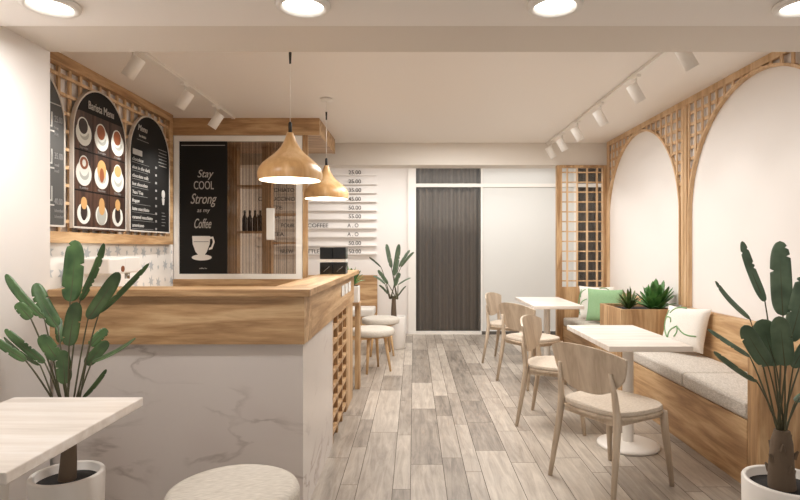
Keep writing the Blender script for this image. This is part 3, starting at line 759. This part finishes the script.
# ------------------------------------------------------------------ partition with chalkboard and glass
PY = 5.665
pt_ = thing('partition_cabinet', 'white framed partition holding chalkboard and sliding glass behind the bar', 'partition', (-1.8, PY, 0))
def X(u, Y=PY): return (u - CU) * Y / F
def Zv(v, Y=PY): return H - (v - CV) * Y / F
m = MB(); xa, xb, xc, xd, xe = X(174), X(178.5), X(226.3), X(296), X(302); zt, zb = Zv(135.5), Zv(279); zi, zj = Zv(141), Zv(274)
m.box(xa, xb, PY, PY + .08, zb, zt).box(xd, xe, PY, PY + .08, zb, zt).box(xb, xd, PY, PY + .08, zi, zt).box(xb, xd, PY, PY + .08, zb, zj)
obj('frame', m, whiteg, pt_)
obj('wooden_base', MB().box(XL + .002, X(308), PY - .005, PY + .1, 0, zb - .001), oakX, pt_)
obj('post', MB().box(X(302.6), X(307.6), PY, PY + .035, zb, 2.50), oakZ, pt_)
cb = obj('chalkboard', MB().box(xb + .001, xc, PY + .02, PY + .045, zj + .001, zi - .001), boardblack, pt_)
RX = (1, 0, 0); Yt = PY + .0185
def T(m, s, u0, u1, vbase, size, sh=.25): m.text(s, size, ((u0 + u1) / 2 * PY / F - CU * PY / F, Yt, Zv(vbase)), RX, U_, 'CENTER', shear=sh, width=(u1 - u0) * PY / F)
for a_ in (('Stay', 196, 212, 177, .11, .3), ('COOL', 193, 213, 189, .12, 0), ('Strong', 189, 215, 203.5, .15, .35), ('as my', 196, 209, 212, .06, .2), ('Coffee', 193, 210, 228, .14, .35)):
    m = MB(); T(m, *a_); obj('chalk_lettering', m, chalkc, cb)
m = MB(); m.text('coffee bar', .02, (X(202.5), Yt, Zv(269)), RX, U_, 'CENTER'); obj('chalk_lettering', m, chalkc, cb); m = MB(); m.box(xb + .02, xc - .02, Yt, Yt + .002, Zv(145.3), Zv(144.7))
obj('chalk_line', m, chalkc, cb)
fnY = lambda x_, z_, d: (x_, d, z_)
m = MB(); cupP = [(191.5, 236), (209.5, 236), (209, 244), (206, 252), (203, 256), (198.5, 256), (195, 252), (192, 244)]
m.prism([(X(u), Zv(v)) for u, v in cupP], fnY, Yt - .001, Yt + .002)
m.prism([(X(201 + 10 * math.cos(k * PI / 12)), Zv(257.5 + 3 * math.sin(k * PI / 12))) for k in range(24)], fnY, Yt, Yt + .002)
hin = [(209, 239), (211.5, 238.5), (212.3, 242), (210.5, 247), (208.5, 248)]; hout = [(209, 237), (212.5, 236.5), (214, 242), (211.5, 249), (208, 250)]
m.band([(X(u), Zv(v)) for u, v in hin], [(X(u), Zv(v)) for u, v in hout], fnY, Yt - .001, Yt + .002)
obj('cup_drawing', m, plain('chalk_white', (.75, .72, .68), .9), cb)
m = MB(); m.box(X(193), X(208), Yt - .003, Yt - .001, Zv(242), Zv(241.3)); obj('cup_line', m, greyl, cb)
gd = obj('glass_door', MB().box(xc + .001, xd - .001, PY + .03, PY + .04, zj + .001, zi - .001), reedglass, pt_)
obj('white_reflection', MB().box(X(266), X(274), PY + .005, PY + .03, Zv(240), Zv(208), .006), whiteg, gd)  # white block modelled in place of a light reflection on the glass
# canopy header over it
cn = thing('canopy', 'oak ceiling canopy above the chalkboard partition', 'canopy', (-1.7, 6.0, 2.5))
m = MB(); m.box(XL + .001, -.965, 5.655, 5.70, 2.502, ZC - .001).box(-1.0, -.965, 5.70, 6.78, 2.502, ZC - .001); obj('fascia', m, oakX, cn)
obj('underside', MB().box(XL + .001, -1.001, 5.701, 6.78, 2.505, 2.53), oakX, cn)
# shelf unit behind the glass
SY = 6.35
sh = thing('shelf_unit', 'oak shelf unit seen behind the sliding glass', 'shelf', (-1.9, SY, 0))
for ua, ub in ((226, 237), (262, 271)): obj('post', MB().box(X(ua, SY), X(ub, SY), SY, SY + .12, 0, 2.50), latY, sh)
for va, ua, ub in ((186, 237.2, 261.8), (232, 237.2, 261.8)): obj('shelf', MB().box(X(ua, SY), X(ub, SY), SY, SY + .2, Zv(va, SY) - .012, Zv(va, SY) + .012), latY, sh)
for va in (150, 214, 243): obj('shelf', MB().box(X(271.2, SY), X(304, SY), SY + .05, SY + .2, Zv(va, SY) - .012, Zv(va, SY) + .012), latY, sh)
bz = Zv(232, SY) + .0125; b0 = None
for k in range(4):
    bx = X(242.5 + 5.3 * k, SY); hh = (.24, .26, .25, .24)[k]
    if b0 is None:
        b0 = thing('bottle', 'x', 'bottle'); m = MB(); m.lathe([(0, 0), (.027, 0), (.028, .01), (.028, .15), (.012, .185), (.011, .23), (0, .231)], n=20); obj('body', m, amber, b0); obj('cap', MB().lathe([(.0125, .215), (.0125, .24), (0, .241)], n=16), blackm, b0); o = b0
    else: o = dup(b0)
    o.location = (bx, SY + .08, bz)
    tag(o, ['dark bottle standing nearest the shelf post at left', 'second dark bottle from the left post on glass-fronted shelf', 'third dark bottle from the left post on glass-fronted shelf', 'dark bottle nearest the broad right post on shelf'][k], 'bottle', 'dark bottles behind the glass')

# ------------------------------------------------------------------ price list on the back wall
WY = YB - .001
ml = thing('wall_menu', 'price list of black letters on white rails across the back wall', 'menu', (-1.4, WY, .9))
rows = [(172, '25.00', [('ESPRESSO', 262, 292)]), (181, '25.00', [('LUNGO', 262, 283)]), (189.7, '35.00', [('MACCHIATO', 262, 294)]), (198.5, '45.00', [('CAPPUCCINO', 258, 295)]), (207.3, '50.00', [('LATTE', 262, 282)]), (216, '55.00', [('MATCHA', 257, 279.5)]),
        (225, 'A . Q', [('POUR', 281, 294), ('COFFEE', 307.6, 328)]), (233.8, 'A . Q', [('TEA', 273, 284)]), (242.7, '50.00', [('COLD', 262, 277)]), (251, '50.00', [('BREW', 280, 293), ('BOTTLE', 299.5, 319)])]
fx = lambda u: (u - CU) * 8.7 / F
for v, p, ws_ in rows:
    z0 = H - (v + 2.1 - CV) * 8.7 / F
    obj('rail', MB().box(fx(255), fx(376.5), WY - .055, WY, z0 - .022, z0 - .004), white, ml)
    m = MB()
    for s_, ua, ub in ws_: m.text(s_, .088, (fx(ua), WY - .052, z0 - .003), RX, U_, width=fx(ub) - fx(ua), ext=.002, off=.0005)
    ua, ub = (348.4, 360.8) if '0' in p else (347.5, 358.5)
    m.text(p, .088, (fx(ua), WY - .052, z0 - .003), RX, U_, width=fx(ub) - fx(ua), ext=.002, off=.0005)
    obj('lettering', m, letter, ml)
# bench under it
bb = thing('bench', 'small oak bench with white cushion against the back wall', 'bench', (-1.2, 8.45, 0))
obj('backrest', MB().box(-1.9, -.575, 8.66, 8.74, .30, .925, .006), oakX, bb); obj('base', MB().box(-1.9, -.6, 8.15, 8.655, 0, .34), oakX, bb)
bcu = obj('seat_cushion', MB().box(-1.9, -.595, 8.14, 8.655, .341, .45, .02, 3), whitefab, smooth=True); centre(bcu, (-1.25, 8.4, .341)); tag(bcu, 'white seat cushion on the small bench by the back wall', 'cushion')

# ------------------------------------------------------------------ lamps and added fill lights
WARM = (1.0, .98, .945)
def light(kind, loc, energy, color=WARM, parent=None, aim=None, **kw):
    d = bpy.data.lights.new('lamp_or_fill_light', kind); d.energy = energy; d.color = color
    for k, v in kw.items(): setattr(d, k, v)
    o = bpy.data.objects.new('lamp_or_fill_light', d); COL.objects.link(o)
    o.location = Vector(loc) - (wloc(parent) if parent else Vector((0, 0, 0)))
    if parent: o.parent = parent
    if aim is not None: o.rotation_euler = (Vector(aim) - Vector(loc)).to_track_quat('-Z', 'Y').to_euler()
    return o
P_ = [(-.763, 3.42, 1.765, 'large oak pendant lamp hanging nearer over the bar'), (-.777, 4.92, 1.785, 'oak pendant lamp hanging farther back over the bar')]
bodym = wood('pendant_oak', 'Z', srgb(196, 150, 98), srgb(214, 172, 120), srgb(228, 192, 146), rough=.3)
for x_, y_, z_, lb in P_:
    t = thing('pendant_lamp', lb, 'lamp', (x_, y_, z_), 0, 'oak pendants over the bar')
    pr = [(.190, 0), (.196, .018), (.197, .045), (.188, .075), (.165, .105), (.130, .135), (.090, .168), (.058, .205), (.036, .245), (.022, .285), (.019, .295)]
    inn = [(r_ - .006, z__ + .001) for r_, z__ in pr[::-1]]
    m = MB(); m.lathe(pr + [(.0, .296)], (x_, y_, z_), 48); m.lathe([(.190, 0), (.184, .001)], (x_, y_, z_), 48); sh_ = obj('shade', m, bodym, t)
    m = MB(); m.lathe([(0, .275)] + [(max(r_, .004), z__) for r_, z__ in inn], (x_, y_, z_), 48); obj('lining', m, whiteg, sh_, label='white inside of the shade')
    obj('bulb', MB().lathe([(0, .045), (.03, .055), (.045, .085), (.03, .12), (.014, .16), (0, .16)], (x_, y_, z_), 20), bulbm, t)
    obj('socket', MB().lathe([(0, .296), (.011, .296), (.011, .355), (.005, .362), (0, .362)], (x_, y_, z_), 14), blackm, t)
    m = MB(); m.tube([(x_, y_, z_ + .36), (x_, y_, ZC - .02)], .0022, 6); obj('cord', m, whitem, t)
    obj('cord_grip', MB().lathe([(0, -.19), (.006, -.19), (.009, -.12), (0, -.12)], (x_, y_, ZC), 12), blackm, t)
    obj('canopy', MB().lathe([(0, -.022), (.05, -.022), (.055, -.004), (0, -.001)], (x_, y_, ZC), 24), whitem, t)
    light('POINT', (x_, y_, z_ + .02), 5, (1, .9, .76), t, shadow_soft_size=.04)
def spotlight(x_, y_, aimdir, lb, en, grp):
    t = thing('track_spotlight', lb, 'spotlight', (x_, y_, ZC - .03), 0, grp)
    d = Vector(aimdir).normalized(); q = d.to_track_quat('-Z', 'Y').to_matrix()
    c = Vector((x_, y_, ZC - .155)); Mx = q
    obj('adapter', MB().box(x_ - .018, x_ + .018, y_ - .05, y_ + .05, ZC - .045, ZC - .0245, .003), whitem, t)
    m = MB(); m.tube([(x_, y_, ZC - .045), (x_, y_, ZC - .1), tuple(c)], .008, 8); obj('stem', m, whitem, t)
    m = MB(); m.lathe([(0, .075), (.036, .075), (.042, .068), (.042, -.072), (.038, -.072), (.036, -.058), (0, -.057)], tuple(c), 28, Mx); obj('head', m, whitem, t)
    m = MB(); m.lathe([(0, -.0585), (.035, -.0585), (.035, -.061), (0, -.061)], tuple(c), 24, Mx); obj('lens', m, glow, t)
    if en: light('SPOT', tuple(c + d * .08), en, WARM, t, c + d * 2, spot_size=math.radians(75), spot_blend=.8, shadow_soft_size=.05)
def track(x_, ya, yb, lb):
    o = obj('ceiling_track', MB().box(x_ - .016, x_ + .016, ya, yb, ZC - .024, ZC - .001), whitem); centre(o, (x_, (ya + yb) / 2, ZC)); tag(o, lb, 'track')
track(-1.82, 3.0, 5.6, 'white ceiling track above the bar carrying three spotlights')
track(1.68, 3.0, 6.98, 'white ceiling track above the tables carrying six spotlights')
for y_, lb in ((3.60, 'white spotlight nearest the entrance above the menu boards'), (4.40, 'middle white spotlight above the menu boards'), (5.10, 'white spotlight nearest the chalkboard on the bar track')):
    spotlight(-1.82, y_, (-.55, 0, -.83), lb, 36, 'spotlights on the bar track')
for k, y_ in enumerate((3.42, 4.20, 5.0, 5.70, 6.30, 6.80)):
    spotlight(1.68, y_, (.5, 0, -.87), ['white spotlight closest to the front beam above the tables', 'second white spotlight from the front beam above the tables', 'third white spotlight from the front beam above the tables',
              'fourth white spotlight from the front beam above the tables', 'white spotlight next to last before the back beam', 'white spotlight touching the back beam in the view'][k], 5, 'spotlights on the table track')
for k, x_ in enumerate((-1.41, -.43, .546, 1.51)):
    t = thing('downlight', ['round ceiling downlight above the bright left wall', 'round ceiling downlight above the counter, second from left wall', 'round ceiling downlight above the aisle between counter and tables', 'round ceiling downlight above the potted plant at right'][k], 'downlight', (x_, 2.15, 2.30), 0, 'ceiling downlights')
    obj('trim_ring', MB().lathe([(.077, -.002), (.104, -.001), (.107, -.010), (.100, -.022), (.083, -.022), (.077, -.002)], (x_, 2.15, 2.30), 40), whitem, t)
    obj('diffuser', MB().lathe([(0, -.006), (.0775, -.006), (.0775, -.003), (0, -.003)], (x_, 2.15, 2.30), 40), glow, t)
    light('AREA', (x_, 2.15, 2.276), (9, 2.2, 1.4, 2)[k], (1, .97, .94), t, (x_, 2.15, 0), shape='DISK', size=.17)
# added area lights without fixtures, standing in for street daylight and room lamps
light('AREA', (.3, -1.4, 1.6), 3.5, (1, .97, .95), None, (.3, 3, 1.4), shape='RECTANGLE', size=3.2, size_y=1.7)  # unseen light behind the viewer, stands in for street daylight
light('AREA', (.6, 7.75, 2.62), 34, (1, .985, .955), None, (.6, 8.0, 0), shape='RECTANGLE', size=3.6, size_y=.25)  # added light hidden behind the back beam, no fixture
light('AREA', (.5, 5.0, 2.66), 66, (1, .985, .955), None, (.5, 5.0, 0), shape='RECTANGLE', size=1.0, size_y=2.4)  # added fill over the seating, no lamp is mounted here

w = bpy.data.worlds.new('World'); S.world = w; w.use_nodes = True
w.node_tree.nodes['Background'].inputs[0].default_value = (1, .97, .93, 1); w.node_tree.nodes['Background'].inputs[1].default_value = .35

# ------------------------------------------------------------------ camera
cd = bpy.data.cameras.new('Camera'); cam = bpy.data.objects.new('Camera', cd); COL.objects.link(cam)
cam.location = (0, 0, H); cam.rotation_euler = (PI / 2, 0, 0)
cd.sensor_width = 36; cd.lens = F * 36 / 800; cd.shift_x = -(CU - 400) / 800; cd.shift_y = (CV - 250) / 800; cd.clip_start = .05
S.camera = cam
S.view_settings.view_transform = 'Standard'; S.view_settings.look = 'None'; S.view_settings.gamma = 1; S.view_settings.exposure = .5
S.view_settings.use_curve_mapping = False
S.cycles.use_denoising = True
S.cycles.max_bounces = 10; S.cycles.diffuse_bounces = 6; S.cycles.transparent_max_bounces = 12
